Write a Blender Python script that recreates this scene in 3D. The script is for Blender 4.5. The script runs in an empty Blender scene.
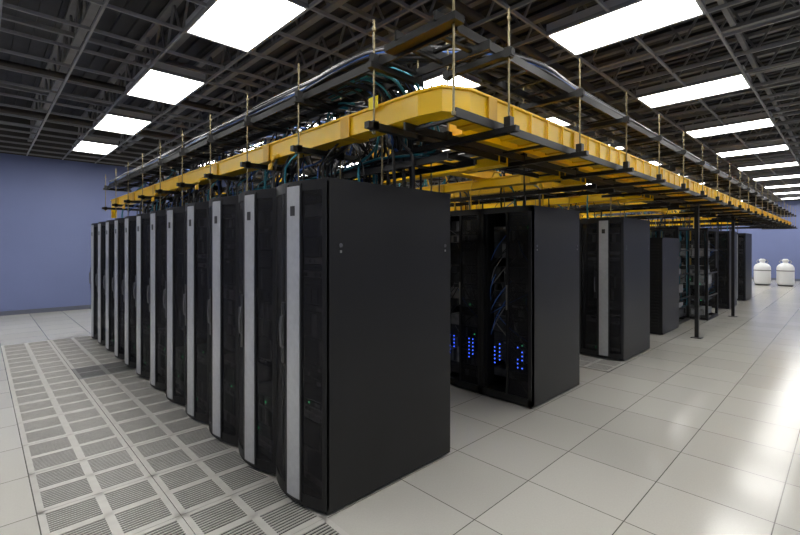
import bpy, bmesh, math, random
from mathutils import Vector
random.seed(7)
scene=bpy.context.scene
scene.view_settings.view_transform='Standard'
COL=scene.collection

# ------------------------------------------------------------ materials
def mat(name, col, rough=0.5, metal=0.0, var=0.0, vscale=8.0, bump=0.0, bscale=60.0, emis=None, es=0.0, spec=0.5, trans=0.0):
    m=bpy.data.materials.new(name); m.use_nodes=True
    nt=m.node_tree; b=nt.nodes['Principled BSDF']
    b.inputs['Roughness'].default_value=rough; b.inputs['Metallic'].default_value=metal
    b.inputs['Specular IOR Level'].default_value=spec
    n=nt.nodes.new('ShaderNodeTexNoise'); n.inputs['Scale'].default_value=vscale; n.inputs['Detail'].default_value=5
    tc=nt.nodes.new('ShaderNodeTexCoord'); nt.links.new(tc.outputs['Object'],n.inputs['Vector'])
    r=nt.nodes.new('ShaderNodeValToRGB')
    r.color_ramp.elements[0].position=.3; r.color_ramp.elements[1].position=.7
    r.color_ramp.elements[0].color=tuple(max(0,c*(1-var)) for c in col)+(1,)
    r.color_ramp.elements[1].color=tuple(min(1,c*(1+var)) for c in col)+(1,)
    nt.links.new(n.outputs['Fac'],r.inputs['Fac']); nt.links.new(r.outputs['Color'],b.inputs['Base Color'])
    if bump>0:
        n2=nt.nodes.new('ShaderNodeTexNoise'); n2.inputs['Scale'].default_value=bscale
        nt.links.new(tc.outputs['Object'],n2.inputs['Vector'])
        bp=nt.nodes.new('ShaderNodeBump'); bp.inputs['Strength'].default_value=bump; bp.inputs['Distance'].default_value=.01
        nt.links.new(n2.outputs['Fac'],bp.inputs['Height']); nt.links.new(bp.outputs['Normal'],b.inputs['Normal'])
    if emis:
        b.inputs['Emission Color'].default_value=tuple(emis)+(1,); b.inputs['Emission Strength'].default_value=es
    if trans>0:
        out=nt.nodes['Material Output']; t=nt.nodes.new('ShaderNodeBsdfTransparent'); mx=nt.nodes.new('ShaderNodeMixShader')
        mx.inputs[0].default_value=trans
        nt.links.new(b.outputs[0],mx.inputs[1]); nt.links.new(t.outputs[0],mx.inputs[2]); nt.links.new(mx.outputs[0],out.inputs['Surface'])
    return m

M_black=mat('rack_black_paint',(.0095,.0095,.010),.42,0,.12,3,.05,400,spec=.38)
M_trim=mat('rack_trim_black',(.007,.007,.008),.35)
M_mesh=mat('perforated_door_steel',(.010,.010,.012),.45,.2,.2,200,trans=.5)
M_silver=mat('brushed_aluminium',(.52,.53,.55),.36,.45,.06,30)
M_logo=mat('badge_black',(.02,.02,.02),.4)
M_server=mat('server_face',(.04,.042,.045),.5,.2,.5,9)
M_servl=mat('server_face_light',(.26,.265,.27),.45,.4,.3,15)
M_chrome=mat('zinc_hardware',(.40,.39,.36),.35,.8,.1,20)
M_handle=mat('handle_gunmetal',(.14,.14,.15),.35,.6,.1,20)
M_blueled=mat('blue_led',(.05,.1,.9),.5,emis=(.04,.12,1),es=2.5)
M_greenled=mat('green_led',(.05,.6,.2),.5,emis=(.1,1,.35),es=1.5)
M_yellow=mat('yellow_raceway_plastic',(.90,.54,.002),.35,0,.05,4)
M_yellow2=mat('yellow_raceway_coupler',(.66,.36,.003),.4,0,.05,4)
M_iron=mat('ladder_black_steel',(.008,.008,.008),.4,.2)
M_rod=mat('threaded_rod_brassy',(.25,.21,.12),.4,.7,.2,60)
M_cab=mat('cable_black',(.009,.009,.011),.5)
M_cabg=mat('cable_grey',(.16,.16,.17),.5)
M_cabt=mat('cable_teal',(.015,.18,.25),.5)
M_cabb=mat('cable_blue',(.03,.10,.35),.5)
M_caby=mat('cable_yellow',(.75,.46,.02),.5)
M_tbar=mat('ceiling_tbar_paint',(.32,.32,.325),.5)
M_joist=mat('joist_grey_primer',(.27,.27,.27),.6,.1,.15,4)
M_deck=mat('deck_galvanised',(.07,.07,.073),.6,.2,.25,2)
M_duct=mat('duct_dark',(.07,.06,.055),.6,.1,.2,2)
M_house=mat('fixture_white_enamel',(.6,.6,.6),.5)
M_light=mat('fluorescent_diffuser',(.9,.9,.9),.5,emis=(1,.985,.95),es=17.0)
M_tile=mat('perf_tile_surface',(.43,.42,.39),.45,0,.06,12)
M_tiled=mat('perf_tile_damper',(.17,.17,.165),.5,0,.06,12)
M_slot=mat('perf_tile_void',(.012,.012,.012),.8)
M_white=mat('tank_white_enamel',(.75,.76,.77),.3,0,.03,5)
M_base=mat('baseboard_vinyl',(.10,.11,.15),.5)
M_upper=mat('upper_gypsum',(.075,.07,.066),.8,0,.15,2)
M_wall=mat('wall_blue_paint',(.14,.172,.33),.6,0,.03,1.5,.04,120)
M_tag=mat('tag_yellow',(.9,.75,.02),.5)

# floor material
M_floor=bpy.data.materials.new('raised_floor_tiles'); M_floor.use_nodes=True
nt=M_floor.node_tree; b=nt.nodes['Principled BSDF']; L=nt.links.new
tc=nt.nodes.new('ShaderNodeTexCoord'); sp=nt.nodes.new('ShaderNodeSeparateXYZ'); L(tc.outputs['Object'],sp.inputs[0])
def mth(op,a,bv=None):
    n=nt.nodes.new('ShaderNodeMath'); n.operation=op
    if isinstance(a,(int,float)): n.inputs[0].default_value=a
    else: L(a,n.inputs[0])
    if bv is not None:
        if isinstance(bv,(int,float)): n.inputs[1].default_value=bv
        else: L(bv,n.inputs[1])
    return n.outputs[0]
T=.61
px=mth('PINGPONG',sp.outputs[0],T/2); py=mth('PINGPONG',sp.outputs[1],T/2)
mn=mth('MINIMUM',px,py); joint=mth('LESS_THAN',mn,.003)
fx=mth('FLOOR',mth('DIVIDE',sp.outputs[0],T)); fy=mth('FLOOR',mth('DIVIDE',sp.outputs[1],T))
cb=nt.nodes.new('ShaderNodeCombineXYZ'); L(fx,cb.inputs[0]); L(fy,cb.inputs[1])
wn=nt.nodes.new('ShaderNodeTexWhiteNoise'); L(cb.outputs[0],wn.inputs['Vector'])
nz=nt.nodes.new('ShaderNodeTexNoise'); nz.inputs['Scale'].default_value=90; nz.inputs['Detail'].default_value=6; L(tc.outputs['Object'],nz.inputs['Vector'])
f=mth('ADD',mth('MULTIPLY',wn.outputs['Value'],.45),mth('MULTIPLY',nz.outputs['Fac'],.55))
rp=nt.nodes.new('ShaderNodeValToRGB'); L(f,rp.inputs[0])
rp.color_ramp.elements[0].color=(.42,.41,.375,1); rp.color_ramp.elements[1].color=(.54,.53,.49,1)
mx=nt.nodes.new('ShaderNodeMix'); mx.data_type='RGBA'; L(joint,mx.inputs[0]); L(rp.outputs[0],mx.inputs[6]); mx.inputs[7].default_value=(.12,.115,.105,1)
L(mx.outputs[2],b.inputs['Base Color']); b.inputs['Roughness'].default_value=.17

# ------------------------------------------------------------ mesh helpers
class MB:
    def __init__(s): s.v=[]; s.f=[]; s.m=[]; s.mats=[]; s.sm=[]
    def mi(s,m):
        if m not in s.mats: s.mats.append(m)
        return s.mats.index(m)
    def add(s,vs,fs,m,smooth=False):
        o=len(s.v); s.v+= [tuple(v) for v in vs]; i=s.mi(m)
        for f in fs: s.f.append([o+k for k in f]); s.m.append(i); s.sm.append(smooth)
    def box(s,x0,x1,y0,y1,z0,z1,m):
        vs=[(x0,y0,z0),(x1,y0,z0),(x1,y1,z0),(x0,y1,z0),(x0,y0,z1),(x1,y0,z1),(x1,y1,z1),(x0,y1,z1)]
        s.add(vs,[(0,3,2,1),(4,5,6,7),(0,1,5,4),(1,2,6,5),(2,3,7,6),(3,0,4,7)],m)
    def beam(s,p,q,w,h,m):
        p=Vector(p);q=Vector(q);d=(q-p).normalized()
        up=Vector((0,0,1)) if abs(d.z)<.95 else Vector((1,0,0))
        a=d.cross(up).normalized(); c=a.cross(d).normalized()
        vs=[]
        for o in (p,q):
            for i,j in ((-1,-1),(1,-1),(1,1),(-1,1)): vs.append(o+a*i*w/2+c*j*h/2)
        s.add(vs,[(0,1,2,3),(7,6,5,4),(0,4,5,1),(1,5,6,2),(2,6,7,3),(3,7,4,0)],m)
    def cyl(s,p,q,r,m,n=8,r2=None):
        p=Vector(p);q=Vector(q);d=(q-p).normalized(); r2=r if r2 is None else r2
        up=Vector((0,0,1)) if abs(d.z)<.95 else Vector((1,0,0))
        a=d.cross(up).normalized(); c=d.cross(a).normalized(); vs=[]
        for o,rr in ((p,r),(q,r2)):
            for k in range(n):
                t=2*math.pi*k/n; vs.append(o+a*math.cos(t)*rr+c*math.sin(t)*rr)
        fs=[(k,(k+1)%n,n+(k+1)%n,n+k) for k in range(n)]
        s.add(vs,fs,m,True); s.add(vs,[tuple(range(n))[::-1],tuple(range(n,2*n))],m)
    def lathe(s,cx,cy,prof,m,n=28):
        vs=[];fs=[]
        for r,z in prof:
            for k in range(n):
                t=2*math.pi*k/n; vs.append((cx+r*math.cos(t),cy+r*math.sin(t),z))
        for i in range(len(prof)-1):
            for k in range(n): fs.append((i*n+k,i*n+(k+1)%n,(i+1)*n+(k+1)%n,(i+1)*n+k))
        s.add(vs,fs,m,True)
    def tube(s,pts,r,m,n=6):
        pts=[Vector(p) for p in pts]; vs=[];fs=[]
        for i,p in enumerate(pts):
            d=(pts[min(i+1,len(pts)-1)]-pts[max(i-1,0)]).normalized()
            up=Vector((0,0,1)) if abs(d.z)<.9 else Vector((1,0,0))
            a=d.cross(up).normalized(); c=d.cross(a).normalized()
            for k in range(n):
                t=2*math.pi*k/n; vs.append(p+a*math.cos(t)*r+c*math.sin(t)*r)
        for i in range(len(pts)-1):
            for k in range(n): fs.append((i*n+k,i*n+(k+1)%n,(i+1)*n+(k+1)%n,(i+1)*n+k))
        s.add(vs,fs,m,True)
    def mesh(s,name):
        me=bpy.data.meshes.new(name); me.from_pydata(s.v,[],s.f)
        for m in s.mats: me.materials.append(m)
        me.polygons.foreach_set('material_index',s.m); me.polygons.foreach_set('use_smooth',s.sm)
        me.update()
        bm=bmesh.new(); bm.from_mesh(me); bmesh.ops.recalc_face_normals(bm,faces=bm.faces); bm.to_mesh(me); bm.free()
        return me
    def obj(s,name,loc=(0,0,0)): return inst(s.mesh(name),name,loc)
def inst(me,name,loc,rot=0):
    o=bpy.data.objects.new(name,me); o.location=loc; o.rotation_euler=(0,0,rot); COL.objects.link(o); return o

# ------------------------------------------------------------ room
X0,X1,Y0,Y1=-5.5,26.0,-6.1,11.5
CEIL=3.76; DECK=4.75
g=MB(); g.box(X0,X1,Y0,Y1,-.1,0,M_floor); g.obj('floor')
def wall(name,a):
    g=MB(); g.box(*a,0,CEIL,M_wall); g.box(*a,CEIL,DECK,M_upper); g.obj(name)
wall('wall_back',(X0-.15,X1+.15,Y1,Y1+.15)); wall('wall_front',(X0-.15,X1+.15,Y0-.15,Y0))
wall('wall_left',(X0-.15,X0,Y0,Y1)); wall('wall_right',(X1,X1+.15,Y0,Y1))
g=MB(); g.box(X0,X1,Y1-.012,Y1,0,.1,M_base); g.obj('baseboard_back')
g=MB(); g.box(X1-.012,X1,Y0,Y1-.02,0,.1,M_base); g.obj('baseboard_right')
g=MB(); g.box(X0-.15,X1+.15,Y0-.15,Y1+.15,DECK,DECK+.1,M_deck)
x=X0
while x<X1:
    g.box(x,x+.09,Y0,Y1,DECK-.05,DECK,M_deck); x+=.2
g.obj('ceiling')
g=MB(); x=X0+.4
zb,zt=4.12,4.66
while x<X1:
    g.beam((x,Y0,zt),(x,Y1,zt),.09,.05,M_joist); g.beam((x,Y0,zb),(x,Y1,zb),.08,.04,M_joist)
    y=Y0; up=True
    while y<Y1-.3:
        g.beam((x,y,zb if up else zt),(x,y+.3,zt if up else zb),.025,.025,M_joist); y+=.3; up=not up
    x+=.9
for y in (-4,-1.2,1.6,4.4,7.2,10):
    g.beam((X0,y,zb+.03),(X1,y,zb+.03),.05,.05,M_joist)
g.obj('roof_joists')
g=MB()
for y,r in ((5.6,.05),(8.2,.07),(-2.4,.05),(0.6,.05)): g.cyl((X0+.05,y,4.0),(X1-.05,y,4.0),r,M_duct,12)
g.obj('overhead_pipes')
LX,LY=.36,-.58; PX,PY=2.70,2.50; cx,cy=PX/4,PY/4
g=MB()
k=-20
while True:
    x=LX+cx/2+k*cx; k+=1
    if x<X0: continue
    if x>X1: break
    g.box(x-.011,x+.011,Y0,Y1,CEIL,CEIL+.035,M_tbar)
k=-20
while True:
    y=LY+k*cy; k+=1
    if y<Y0: continue
    if y>Y1: break
    if (k-1)%4==0:
        xx=X0; i=-3
        while True:
            a=LX+PX*i-cx/2; i+=1
            if a<X0: xx=a+cx if a+cx>X0 else X0; continue
            if a>X1: g.box(xx,X1,y-.011,y+.011,CEIL+.001,CEIL+.034,M_tbar); break
            g.box(xx,a,y-.011,y+.011,CEIL+.001,CEIL+.034,M_tbar); xx=a+cx
    else: g.box(X0,X1,y-.011,y+.011,CEIL+.001,CEIL+.034,M_tbar)
g.obj('ceiling_grid')
g=MB(); w,l=.315,.60
g.box(-w,w,-l,l,CEIL+.012,CEIL+.02,M_light)
g.box(-w-.012,w+.012,-l-.02,l+.02,CEIL+.022,CEIL+.12,M_house)
for a in ((-w-.012,-w,-l-.02,l+.02),(w,w+.012,-l-.02,l+.02),(-w,w,-l-.02,-l),(-w,w,l,l+.02)): g.box(*a,CEIL+.0,CEIL+.022,M_house)
me=g.mesh('ceiling_light_panel')
for i in range(-1,10):
    for j in range(-1,5):
        inst(me,'ceiling_light_panel',(LX+PX*i,LY+PY*j,0))

# ------------------------------------------------------------ perforated tiles
def ptile(frac,mt,mf):
    g=MB(); s=.303
    g.box(-s,s,-s,s,.0005,.003,M_slot)
    fr=.034; bar=.024
    for a in ((-s,s,-s,-s+fr),(-s,s,s-fr,s),(-s,-s+fr,-s,s),(s-fr,s,-s,s),(-bar,bar,-s,s),(-s,s,-bar,bar)): g.box(*a,.003,.008,mf)
    for sx in (-1,1):
        xa,xb=sorted((sx*bar,sx*(s-fr)))
        for sy in (-1,1):
            ya=min(sy*bar,sy*(s-fr)); n=10; p=(s-fr-bar)/n
            for k in range(n): g.box(xa,xb,ya+k*p,ya+k*p+p*frac,.003,.0075,mt)
    return g.mesh('perforated_floor_tile')
me=ptile(.40,M_tile,M_tile); med=ptile(.5,M_tiled,M_tiled)
for i in (-2,-1):
    for j in range(-5,12): inst(med if (i,j)==(-1,7) else me,'perforated_floor_tile',((i+.5)*T,(j+.5)*T,0))
for j in range(0,12):
    inst(me,'perforated_floor_tile',(7.5*T-.0,(j+.5)*T,0))

# ------------------------------------------------------------ racks
W=.596; H=2.0
def body(g,D,H=2.0,sides=True):
    t=.02
    if sides:
        for y0 in (0,W-t):
            g.box(.0,D-.01,y0,y0+t,.018,H-.012,M_black)
    g.box(0.0,D,0.001,W-.001,H-.03,H,M_black)
    g.box(.03,D-.02,.02,W-.02,.012,.075,M_trim)
    g.box(D-.035,D-.003,.004,W-.004,.03,H-.03,M_black)
    g.box(D-.003,D+.003,.06,W-.06,.12,H-.1,M_mesh)
    for x in (.09,D-.09):
        for y in (.07,W-.07): g.cyl((x,y,0),(x,y,.03),.025,M_trim,8)
    for y in (.022,W-.06):
        for x in (.03,D-.09): g.box(x,x+.04,y,y+.038,.05,H-.03,M_trim)
    for k in range(3): g.box(.25+k*.28,.42+k*.28,.12,W-.12,H,H+.004,M_trim)
def sidelatch(g,D,H=2.0):
    for x in (.10,D-.07):
        for y,e in ((-.004,1),(W+.004,-1)):
            g.cyl((x,y,H*.80),(x,y+.006*e,H*.80),.013,M_handle,10)
            g.box(x-.006,x+.006,min(y,y+.004*e),max(y,y+.004*e),H*.80-.045,H*.80-.030,M_chrome)
def servers(g,x,H=2.0,seed=1,light=.25,leds=None,fill=1.0,z0=.12,z1=1.9,ln=.6):
    r=random.Random(seed); z=z0
    while z<z1:
        h=r.choice((.044,.044,.088,.088,.13,.17))
        if z+h>z1: break
        if r.random()<fill:
            m=M_servl if r.random()<light else M_server
            g.box(x,x+ln,.07,W-.07,z+.003,z+h-.003,m)
            for k in range(r.randint(2,6)):
                y=r.uniform(.09,W-.15); g.box(x-.004,x,y,y+r.uniform(.02,.07),z+.01,z+h-.012,r.choice((M_trim,M_servl,M_server)))
            if leds:
                for k in range(2):
                    if r.random()<leds[1]:
                        y=r.uniform(.1,W-.12); g.box(x-.007,x-.003,y,y+.010,z+h*.4,z+h*.4+.010,leds[0])
        z+=h
def arc(y,bul): return -.005-bul*math.sin(math.pi*min(max(y/W,0),1))**.85
def curved_door(g,H,bul=.075,strip=(.178,.298),handle=True):
    zb,zt=.045,H-.02
    def seg(ya,yb,z0,z1,m,off=0,n=8,th=.012):
        vs=[];fs=[]
        for k in range(n+1):
            y=ya+(yb-ya)*k/n; x=arc(y,bul)-off
            vs+= [(x,y,z0),(x,y,z1),(x+th,y,z1),(x+th,y,z0)]
        for k in range(n):
            o=4*k
            for a,bb in ((0,1),(1,2),(2,3),(3,0)): fs.append((o+a,o+bb,o+4+bb,o+4+a))
        fs.append((0,1,2,3)); fs.append(tuple(4*n+i for i in (3,2,1,0)))
        g.add(vs,fs,m)
    seg(.0,.024,zb,zt,M_black,0,2,.02); seg(W-.024,W,zb,zt,M_black,0,2,.02)
    seg(.024,W-.024,zt-.05,zt,M_black,0,12); seg(.024,W-.024,zb,zb+.06,M_black,0,12)
    seg(.024,strip[0],zb+.06,zt-.05,M_mesh,0,6,.004)
    seg(strip[1],W-.024,zb+.06,zt-.05,M_mesh,0,6,.004)
    seg(strip[1],strip[1]+.035,zb+.01,zt-.005,M_black,.006,2,.02)
    seg(strip[0],strip[1],zb+.02,zt-.02,M_silver,.012,5,.018)
    seg(strip[0]-.012,strip[0],zb+.01,zt-.005,M_trim,.008,1,.02)
    ym=(strip[0]+strip[1])/2
    seg(ym-.022,ym+.022,zt-.20,zt-.14,M_logo,.0135,3,.003)
    for z in (zt,zb-.012):
        n=14; vs=[(arc(W*k/n,bul),W*k/n,z) for k in range(n+1)]+[(.0,W*k/n,z) for k in range(n+1)]
        vs+= [(a,b_,z+.012) for a,b_,_ in vs]
        N=n+1; fs=[]
        for k in range(n):
            fs+= [(k,k+1,N+k+1,N+k),(2*N+k,2*N+k+1,3*N+k+1,3*N+k),(k,k+1,2*N+k+1,2*N+k),(N+k,N+k+1,3*N+k+1,3*N+k)]
        g.add(vs,fs,M_black)
    if handle:
        y=strip[1]+.055; x=arc(y,bul)
        g.tube([(x-.004,y,.95),(x-.025,y,.97),(x-.030,y,1.06),(x-.025,y,1.15),(x-.004,y,1.17)],.008,M_handle,8)
        g.box(x-.012,x+.002,y-.018,y+.018,.86,1.24,M_trim)

rackA=[]
for sd in (1,2,3):
    g=MB(); D=1.14; body(g,D); sidelatch(g,D); servers(g,.08,seed=sd,light=.12,z0=.7)
    servers(g,.03,seed=sd+20,light=.85,z0=.12,z1=.66,leds=(M_greenled,.15)); curved_door(g,H); rackA.append(g.mesh('server_rack'))
def netrack(sd,blue):
    g=MB(); D=1.08; body(g,D); sidelatch(g,D); servers(g,.14,seed=sd,light=.12,leds=(M_greenled,.12),fill=.85)
    r=random.Random(sd)
    for y in (.0,W-.035): g.box(-.01,.05,y,y+.035,.03,H-.01,M_black)
    g.box(-.01,.05,0,W,H-.06,H-.004,M_black); g.box(-.01,.05,0,W,.03,.10,M_black)
    g.box(.0,.012,.035,.27,.10,H-.06,M_mesh)
    g.box(-.01,.014,.262,.285,.10,H-.06,M_black)
    g.box(-.02,-.01,.268,.279,.95,1.2,M_chrome)
    for k in range(26):
        y=r.uniform(.06,W-.06); z=r.uniform(.55,1.8); pts=[]; yy=r.choice((.05,W-.06))
        dz=r.uniform(.2,.5)
        for i in range(7):
            t=i/6; pts.append((.10-.05*math.sin(math.pi*t),y+(yy-y)*t,z-t*dz))
        g.tube(pts,.005,r.choice((M_cab,M_cabg,M_cabg,M_cab,M_cabb)),5)
    if blue:
        for y in (.10,.15,.36,.42):
            for z in (.38,.42,.46,.50,.54,.58):
                if r.random()<.6: g.box(-.003,.003,y,y+.009,z,z+.011,M_blueled)
    return g.mesh('network_rack')
rackB=[netrack(s,True) for s in (11,12,13)]
rackN=[netrack(s,False) for s in (15,16,17)]
g=MB(); D=1.05; body(g,D,1.76); sidelatch(g,D,1.76); 
g.box(-.02,.0,0,W,.05,1.74,M_black)
for k in range(28): g.box(-.024,-.02,.06,W-.06,.14+k*.055,.14+k*.055+.03,M_trim)
g.box(-.036,-.024,W-.07,W-.05,.8,1.0,M_chrome)
rackD=g.mesh('storage_cabinet')
def openrack(D,s1,s2,f1,f2):
    g=MB()
    for x in (0,D-.05):
        for y in (0,W-.05): g.box(x,x+.05,y,y+.05,0,H,M_iron)
    for z in (0.0,H-.05):
        for y in (0,W-.05): g.box(0,D,y,y+.05,z,z+.05,M_iron)
        for x in (0,D-.05): g.box(x,x+.05,0,W,z,z+.05,M_iron)
    for z in (.5,1.0,1.5):
        for y in (0.005,W-.02): g.box(0.05,D-.05,y,y+.015,z,z+.03,M_iron)
    servers(g,.03,seed=s1,light=.6,fill=f1,z0=.1,z1=1.0,leds=(M_greenled,.2),ln=D*.7); servers(g,.03,seed=s2,light=.25,fill=f2,z0=1.0,z1=1.85,ln=D*.5)
    r=random.Random(s1)
    for k in range(30):
        y=r.choice((.04,W-.05,.05,W-.06))+r.uniform(-.02,.02); x=r.choice((.02,D-.08))+r.uniform(0,.06); z=r.uniform(.3,1.2)
        g.tube([(x,y,1.98),(x+r.uniform(-.02,.02),y,(z+2)/2),(x,y,z),(x+.02,y+(.1 if y<.3 else -.1),z-.06)],.007,r.choice((M_cab,M_cab,M_cabg,M_caby,M_cabt)),5)
    return g.mesh('open_frame_rack')
rackC=openrack(.90,31,33,.6,.3); rackC2=openrack(1.05,35,36,.45,.35)

rp=2.44
for k in range(12):
    inst(rackA[k%3],'server_rack',(0,.6*k,0))
    inst(rackB[k%3] if k<3 else rackN[k%3],'network_rack',(rp-.04,.02+.6*k,0))
    inst(rackA[k%3],'server_rack',(2*rp+.05,.04+.6*k,0))
    if k<11: inst(rackD,'storage_cabinet',(3*rp+.02,.2+.6*k,0))
    if k<5: inst(rackC,'open_frame_rack',(8.78,.30+.6*k,0))
    if k<4: inst(rackC2,'open_frame_rack',(4*rp+.08,.0+.6*k,0))
    else: inst(rackN[(k+1)%3],'network_rack',(4*rp+.08,.0+.6*k,0))
    inst(rackN[(k+2)%3],'network_rack',(5*rp+.05,.0+.6*k,0))
    inst(rackA[k%3],'server_rack',(6*rp+.1,.0+.6*k,0))

# ------------------------------------------------------------ overhead raceways
def trough(g,path,wd,h,z,m=M_yellow,lip=.014):
    n=len(path); P=[Vector(p) for p in path]; nor=[]
    for i in range(n):
        ds=[]
        if i>0: ds.append((P[i]-P[i-1]).normalized())
        if i<n-1: ds.append((P[i+1]-P[i]).normalized())
        ns=[Vector((-d.y,d.x)) for d in ds]
        nn=sum(ns,Vector((0,0))).normalized(); sc=1/max(.3,nn.dot(ns[0])); nor.append(nn*sc)
    t=.006
    vs=[];fs=[]
    for i in range(n):
        a=wd[i]/2
        prof=[(-a-lip,z+h),(-a-lip,z+h-.014),(-a,z+h-.018),(-a,z),(a,z),(a,z+h-.018),(a+lip,z+h-.014),(a+lip,z+h),
              (a-t,z+h),(a-t,z+t),(-a+t,z+t),(-a+t,z+h)]
        for u,zz in prof:
            q=P[i]+nor[i]*u; vs.append((q.x,q.y,zz))
    K=12
    for i in range(n-1):
        for k in range(K): fs.append((i*K+k,i*K+(k+1)%K,(i+1)*K+(k+1)%K,(i+1)*K+k))
    for i in (0,n-1): 
        o=i*K
        for q in ((0,1,2,11),(2,3,10,11),(3,4,9,10),(4,5,8,9),(5,6,7,8)): fs.append(tuple(o+c for c in q))
    g.add(vs,fs,m)
def coupler(g,c,axis,wd,h,z,ln=.10,m=None):
    a=wd/2+.012; m=m or M_yellow2
    for s in (-1,1):
        if axis=='x':
            y0,y1=sorted((c[1]+s*(a-.006),c[1]+s*(a+.006))); g.box(c[0]-ln/2,c[0]+ln/2,y0,y1,z-.01,z+h-.01,m)
        else:
            x0,x1=sorted((c[0]+s*(a-.006),c[0]+s*(a+.006))); g.box(x0,x1,c[1]-ln/2,c[1]+ln/2,z-.01,z+h-.01,m)
    if axis=='x': g.box(c[0]-ln/2,c[0]+ln/2,c[1]-a,c[1]+a,z-.012,z-.002,m)
    else: g.box(c[0]-a,c[0]+a,c[1]-ln/2,c[1]+ln/2,z-.012,z-.002,m)

ZT=2.385; HT=.15
g=MB()
XA,YA=.52,-.45
wA,wB=.15,.22
trough(g,[(XA,8.2),(XA,-.30),(XA+.035,-.405),(XA+.14,YA),(21,YA)],[wA,wA,.19,wB,wB],HT,ZT)
y=.4
while y<8.1: coupler(g,(XA,y),'y',wA,HT,ZT); y+=1.2
x=.85; k=0
while x<21:
    coupler(g,(x,YA),'x',wB,HT,ZT,.09 if k%5==0 else .014,M_yellow2 if k%5==0 else M_yellow); x+=.24; k+=1
# second, shallower run beside the main one
trough(g,[(1.0,-.16),(21,-.16)],[.13,.13],.10,ZT+.005)
for i,xr in enumerate((1.75,2.85,3.35,5.35,5.75,7.9,10.3,12.75,15.2)):
    trough(g,[(xr,-.08),(xr,7.2)],[.13,.13],.10,ZT-.10)
    y=.3
    while y<7: coupler(g,(xr,y),'y',.13,.1,ZT-.10); y+=1.2
for yy in (.95,3.1,5.4):
    trough(g,[(1.2,yy),(20,yy)],[.15,.15],.11,ZT+.02)
for y in (1.4,3.2,5.0,6.8): 
    g.tube([(XA-.06,y,ZT+.02),(XA-.12,y,ZT-.0),(XA-.15,y,ZT-.08),(XA-.15,y,ZT-.12)],.022,M_yellow2,8)
g.tube([(XA,8.2,ZT+.05),(XA,8.3,ZT+.04),(XA,8.36,ZT-.05),(XA,8.36,ZT-.2)],.05,M_yellow,8)
g.box(XA-.11,XA-.105,.02,.11,ZT+HT-.03,ZT+HT+.05,M_tag)
for k in range(6):
    yy=YA+(-.08+.032*k); g.tube([(1.1+i*1.0,yy+random.uniform(-.01,.01),ZT+.02+random.uniform(0,.02)) for i in range(20)],.008,M_caby,5)
g.obj('yellow_fiber_raceway')

def ladder(g,p,q,wd,z,pitch=.23,hh=.045,m=M_iron):
    p=Vector((p[0],p[1],z)); q=Vector((q[0],q[1],z)); d=(q-p); Ln=d.length; d.normalize(); nrm=Vector((-d.y,d.x,0))
    for s in (-1,1): g.beam(p+nrm*s*wd/2,q+nrm*s*wd/2,.016,hh,m)
    t=.1
    while t<Ln: g.beam(p+d*t-nrm*wd/2,p+d*t+nrm*wd/2,.028,.015,m); t+=pitch
g=MB()
ZU=2.77
ladder(g,(XA,8.3),(XA,-.68),.30,ZU,hh=.055); ladder(g,(XA-.25,YA),(21,YA),.30,ZU+.05,hh=.055)
ladder(g,(1.0,8.3),(1.0,-.2),.30,ZU-.15)
ladder(g,(XA-.1,YA+.03),(21,YA+.03),.40,ZT-.05,.5,hh=.05)
ladder(g,(XA+.35,.05),(21,.05),.22,ZT-.045,.3)
ladder(g,(.95,7.6),(.95,-.25),.30,2.20)
for i in range(1,7):
    xr=i*rp+.55
    ladder(g,(xr,7.4),(xr,YA),.45,2.17); ladder(g,(xr-.1,7.4),(xr-.1,YA),.30,ZU-.1)
    ladder(g,(xr-1.1,7.4),(xr-1.1,YA+.3),.25,2.62)
for yy,zz in ((.35,2.55),(1.6,2.62),(4.0,2.62),(6.5,2.62)):
    ladder(g,(.75,yy),(17,yy),.30,zz)
g.obj('cable_ladder_rack')
# supports
g=MB()
def rod(x,y,z0,z1):
    g.cyl((x,y,z0),(x,y,z1),.0065,M_rod,8)
    for z in (z1-.06,z0+.01): g.cyl((x,y,z-.010),(x,y,z+.010),.013,M_rod,6)
def rodpair(ax,c,t,half,z0,z1):
    for s in (-1,1):
        x,y=(c+s*half,t) if ax=='y' else (t,c+s*half)
        rod(x,y,z0,z1)
        for z in (ZT-.035,ZU): g.box(x-.022,x+.022,y-.022,y+.022,z-.03,z+.03,M_iron)
y=-.05
while y<8.2:
    rodpair('y',XA,y,.20,2.006 if y<7.2 and y>0 else 2.3,3.02)
    g.box(XA-.26,XA+.75,y-.022,y+.022,ZT-.055,ZT-.015,M_iron)
    g.box(XA-.24,XA+.24,y-.02,y+.02,ZU-.06,ZU-.022,M_iron)
    y+=.9
x=.85
while x<21:
    rodpair('x',YA,x,.24,2.28,3.04)
    g.box(x-.022,x+.022,YA-.30,YA+.75,ZT-.10,ZT-.066,M_iron)
    g.box(x-.02,x+.02,YA-.27,YA+.27,ZU-.02,ZU+.02,M_iron)
    x+=1.0
rod(XA-.20,YA-.24,2.28,3.04); g.box(XA-.24,XA-.16,YA-.28,YA+.26,ZU-.01,ZU+.03,M_iron)
for i in range(0,7):
    for yy in (.3,1.5,2.7,3.9,5.1,6.3):
        for dx in (.25,.8):
            x=i*rp+dx+(.05 if i else .45)
            if i!=3: g.cyl((x,yy,2.006),(x,yy,2.95),.008,M_iron if i%2 else M_rod,6)
for x in (7.56,10.95):
    g.box(x-.03,x+.03,YA+.15,YA+.21,0.01,2.30,M_iron); g.box(x-.08,x+.08,YA+.10,YA+.26,0,.012,M_iron)
g.obj('raceway_support_frame')

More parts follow.
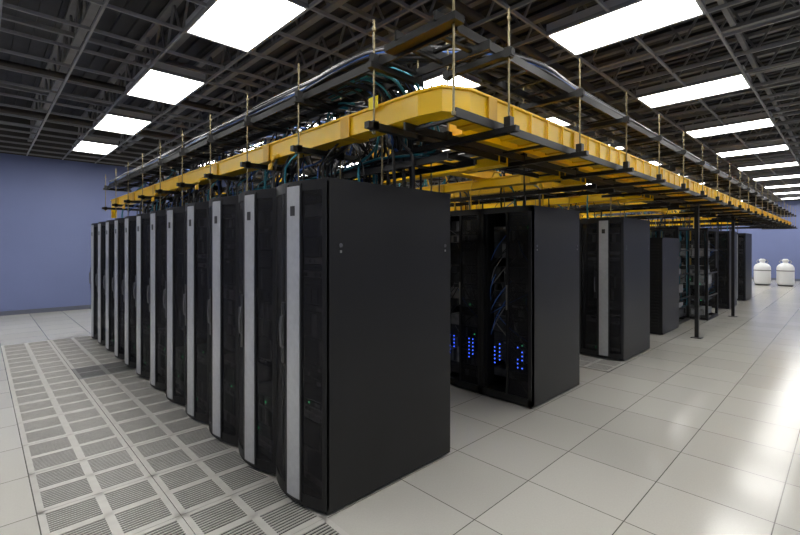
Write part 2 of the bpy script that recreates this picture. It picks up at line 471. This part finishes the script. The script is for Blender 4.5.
# cables
g=MB()
dk=[M_cab,M_cab,M_cab,M_cabg]
def fine(pts,r,m,n=6):
    out=[]
    for i in range(len(pts)-1):
        for t in (0,.33,.66):
            p0=Vector(pts[max(i-1,0)]);p1=Vector(pts[i]);p2=Vector(pts[i+1]);p3=Vector(pts[min(i+2,len(pts)-1)])
            out.append(.5*((2*p1)+(-p0+p2)*t+(2*p0-5*p1+4*p2-p3)*t*t+(-p0+3*p1-3*p2+p3)*t**3))
    out.append(Vector(pts[-1])); g.tube(out,r,m,n)
for k in range(32):
    o=random.uniform(-.12,.12); u=random.uniform(0,.08); ru=lambda a: random.uniform(-a,a)
    pts=[(XA+o+ru(.012),8.2-i*.6,ZU+.045+u+ru(.01)) for i in range(13)]
    pts+=[(XA+o,.75,ZU+.05+u),(XA+o+.02,.40,ZU+.08+u),(XA+.10+o*.8,.12,ZU+.12+u),(XA+.30-o*.3,-.12+o*.7,ZU+.12+u),(XA+.62,-.32+o,ZU+.11+u),(XA+1.0,YA+o,ZU+.09+u)]
    pts+=[(XA+1.5+i*.8,YA+o+ru(.012),ZU+.09+u*.6+ru(.01)) for i in range(24)]
    fine(pts,random.uniform(.011,.018),random.choice([M_cab]*8+[M_cabg,M_cabb]))
for k in range(28):
    o=random.uniform(-.12,.12)
    fine([(1.0+o,8.2-i*.5,ZU-.11+random.uniform(0,.09)) for i in range(17)],random.uniform(.010,.016),random.choice(dk+[M_cabt,M_cab,M_cab]),5)
for k in range(18):
    o=random.uniform(-.12,.12)
    g.tube([(.95+o,7.5-i*.5,2.24+random.uniform(0,.06)) for i in range(16)],.010,random.choice(dk+[M_cabt]),5)
for yy,zz in ((.05,ZT-.045),(.35,2.55),(1.6,2.62),(4.0,2.62)):
    for k in range(16):
        o=random.uniform(-.09,.09)
        g.tube([(1.0+i*.8,yy+o+random.uniform(-.01,.01),zz+.035+random.uniform(0,.06)) for i in range(20)],random.uniform(.010,.015),random.choice(dk+[M_cab,M_cab]),5)
for i in range(1,6):
    for k in range(14):
        o=random.uniform(-.12,.12)
        g.tube([(i*rp+.45+o,7.2-j*.6,ZU-.06+random.uniform(0,.06)) for j in range(13)],random.uniform(.010,.015),random.choice(dk+[M_cab]),5)
for k in range(30):
    y=random.uniform(-.05,.5); x=XA+random.uniform(.0,.14)
    fine([(x,y+.4,ZU+.05),(x+.03,y+.15,ZU+.06),(x+.12,y,ZU-.02),(x+.25,y-.02,2.56),(x+.40,y+.05,2.38),(x+.46,y+.3,2.27),(x+.46,y+.9,2.25)],random.uniform(.007,.012),random.choice([M_cabt,M_cab,M_cab,M_cabb,M_cab]))
def drop(x,y,m,r):
    x2=x+random.uniform(-.35,.35); y2=max(.05,y+random.uniform(-.4,.4))
    fine([(x,y-.3,ZU-.05),(x,y-.1,ZU),(x+.02,y,ZU-.05),((x+x2)/2,(y+y2)/2,2.45+random.uniform(-.12,.12)),(x2,y2,2.25),(x2+.02,y2,2.01)],r,m,5)
for k in range(230):
    drop(random.uniform(.66,1.02),random.uniform(.3,7.0),random.choice(dk+[M_cabt,M_cab,M_cabb,M_cab]),random.uniform(.006,.014))
for i in (1,2,4,5,6):
    for k in range(100):
        drop(i*rp+random.uniform(.4,.8),random.uniform(.3,6.8),random.choice(dk+[M_cab,M_cabt,M_caby]),random.uniform(.006,.013))
g.obj('overhead_cable_bundle')

# ------------------------------------------------------------ pressure tanks by the far wall
g=MB()
g.lathe(0,0,[(0,.03),(.2,.03),(.27,.08),(.28,.12),(.28,.72),(.27,.78),(.22,.86),(.13,.91),(.085,.93),(.085,.99),(.11,1.0),(.11,1.06),(.06,1.1),(0,1.1)],M_white)
g.lathe(0,0,[(.0,0),(.24,0),(.24,.04),(.2,.05)],M_trim)
g.lathe(0,0,[(.283,.60),(.286,.61),(.286,.63),(.283,.64)],M_cabg)
for s in (-1,1): g.tube([(0,s*.14,.9),(0,s*.19,.98),(0,s*.14,1.05),(0,s*.10,1.04)],.015,M_chrome,6)
me=g.mesh('white_pressure_tank')
for x,y in ((22.2,-.30),(22.1,.42),(22.1,1.12),(22.2,1.9)): inst(me,'white_pressure_tank',(x,y,0))

# ------------------------------------------------------------ camera
cam=bpy.data.cameras.new('camera'); co=bpy.data.objects.new('camera',cam); COL.objects.link(co)
cam.sensor_width=36; cam.lens=36*435/800; cam.clip_start=.05
cam.shift_y=-20.5/800
co.location=(-1.465,-2.132,1.59); co.rotation_euler=(math.radians(90),0,math.radians(-44.03))
scene.camera=co
w=bpy.data.worlds.new('world'); scene.world=w; w.use_nodes=True
w.node_tree.nodes['Background'].inputs[0].default_value=(.02,.02,.025,1)
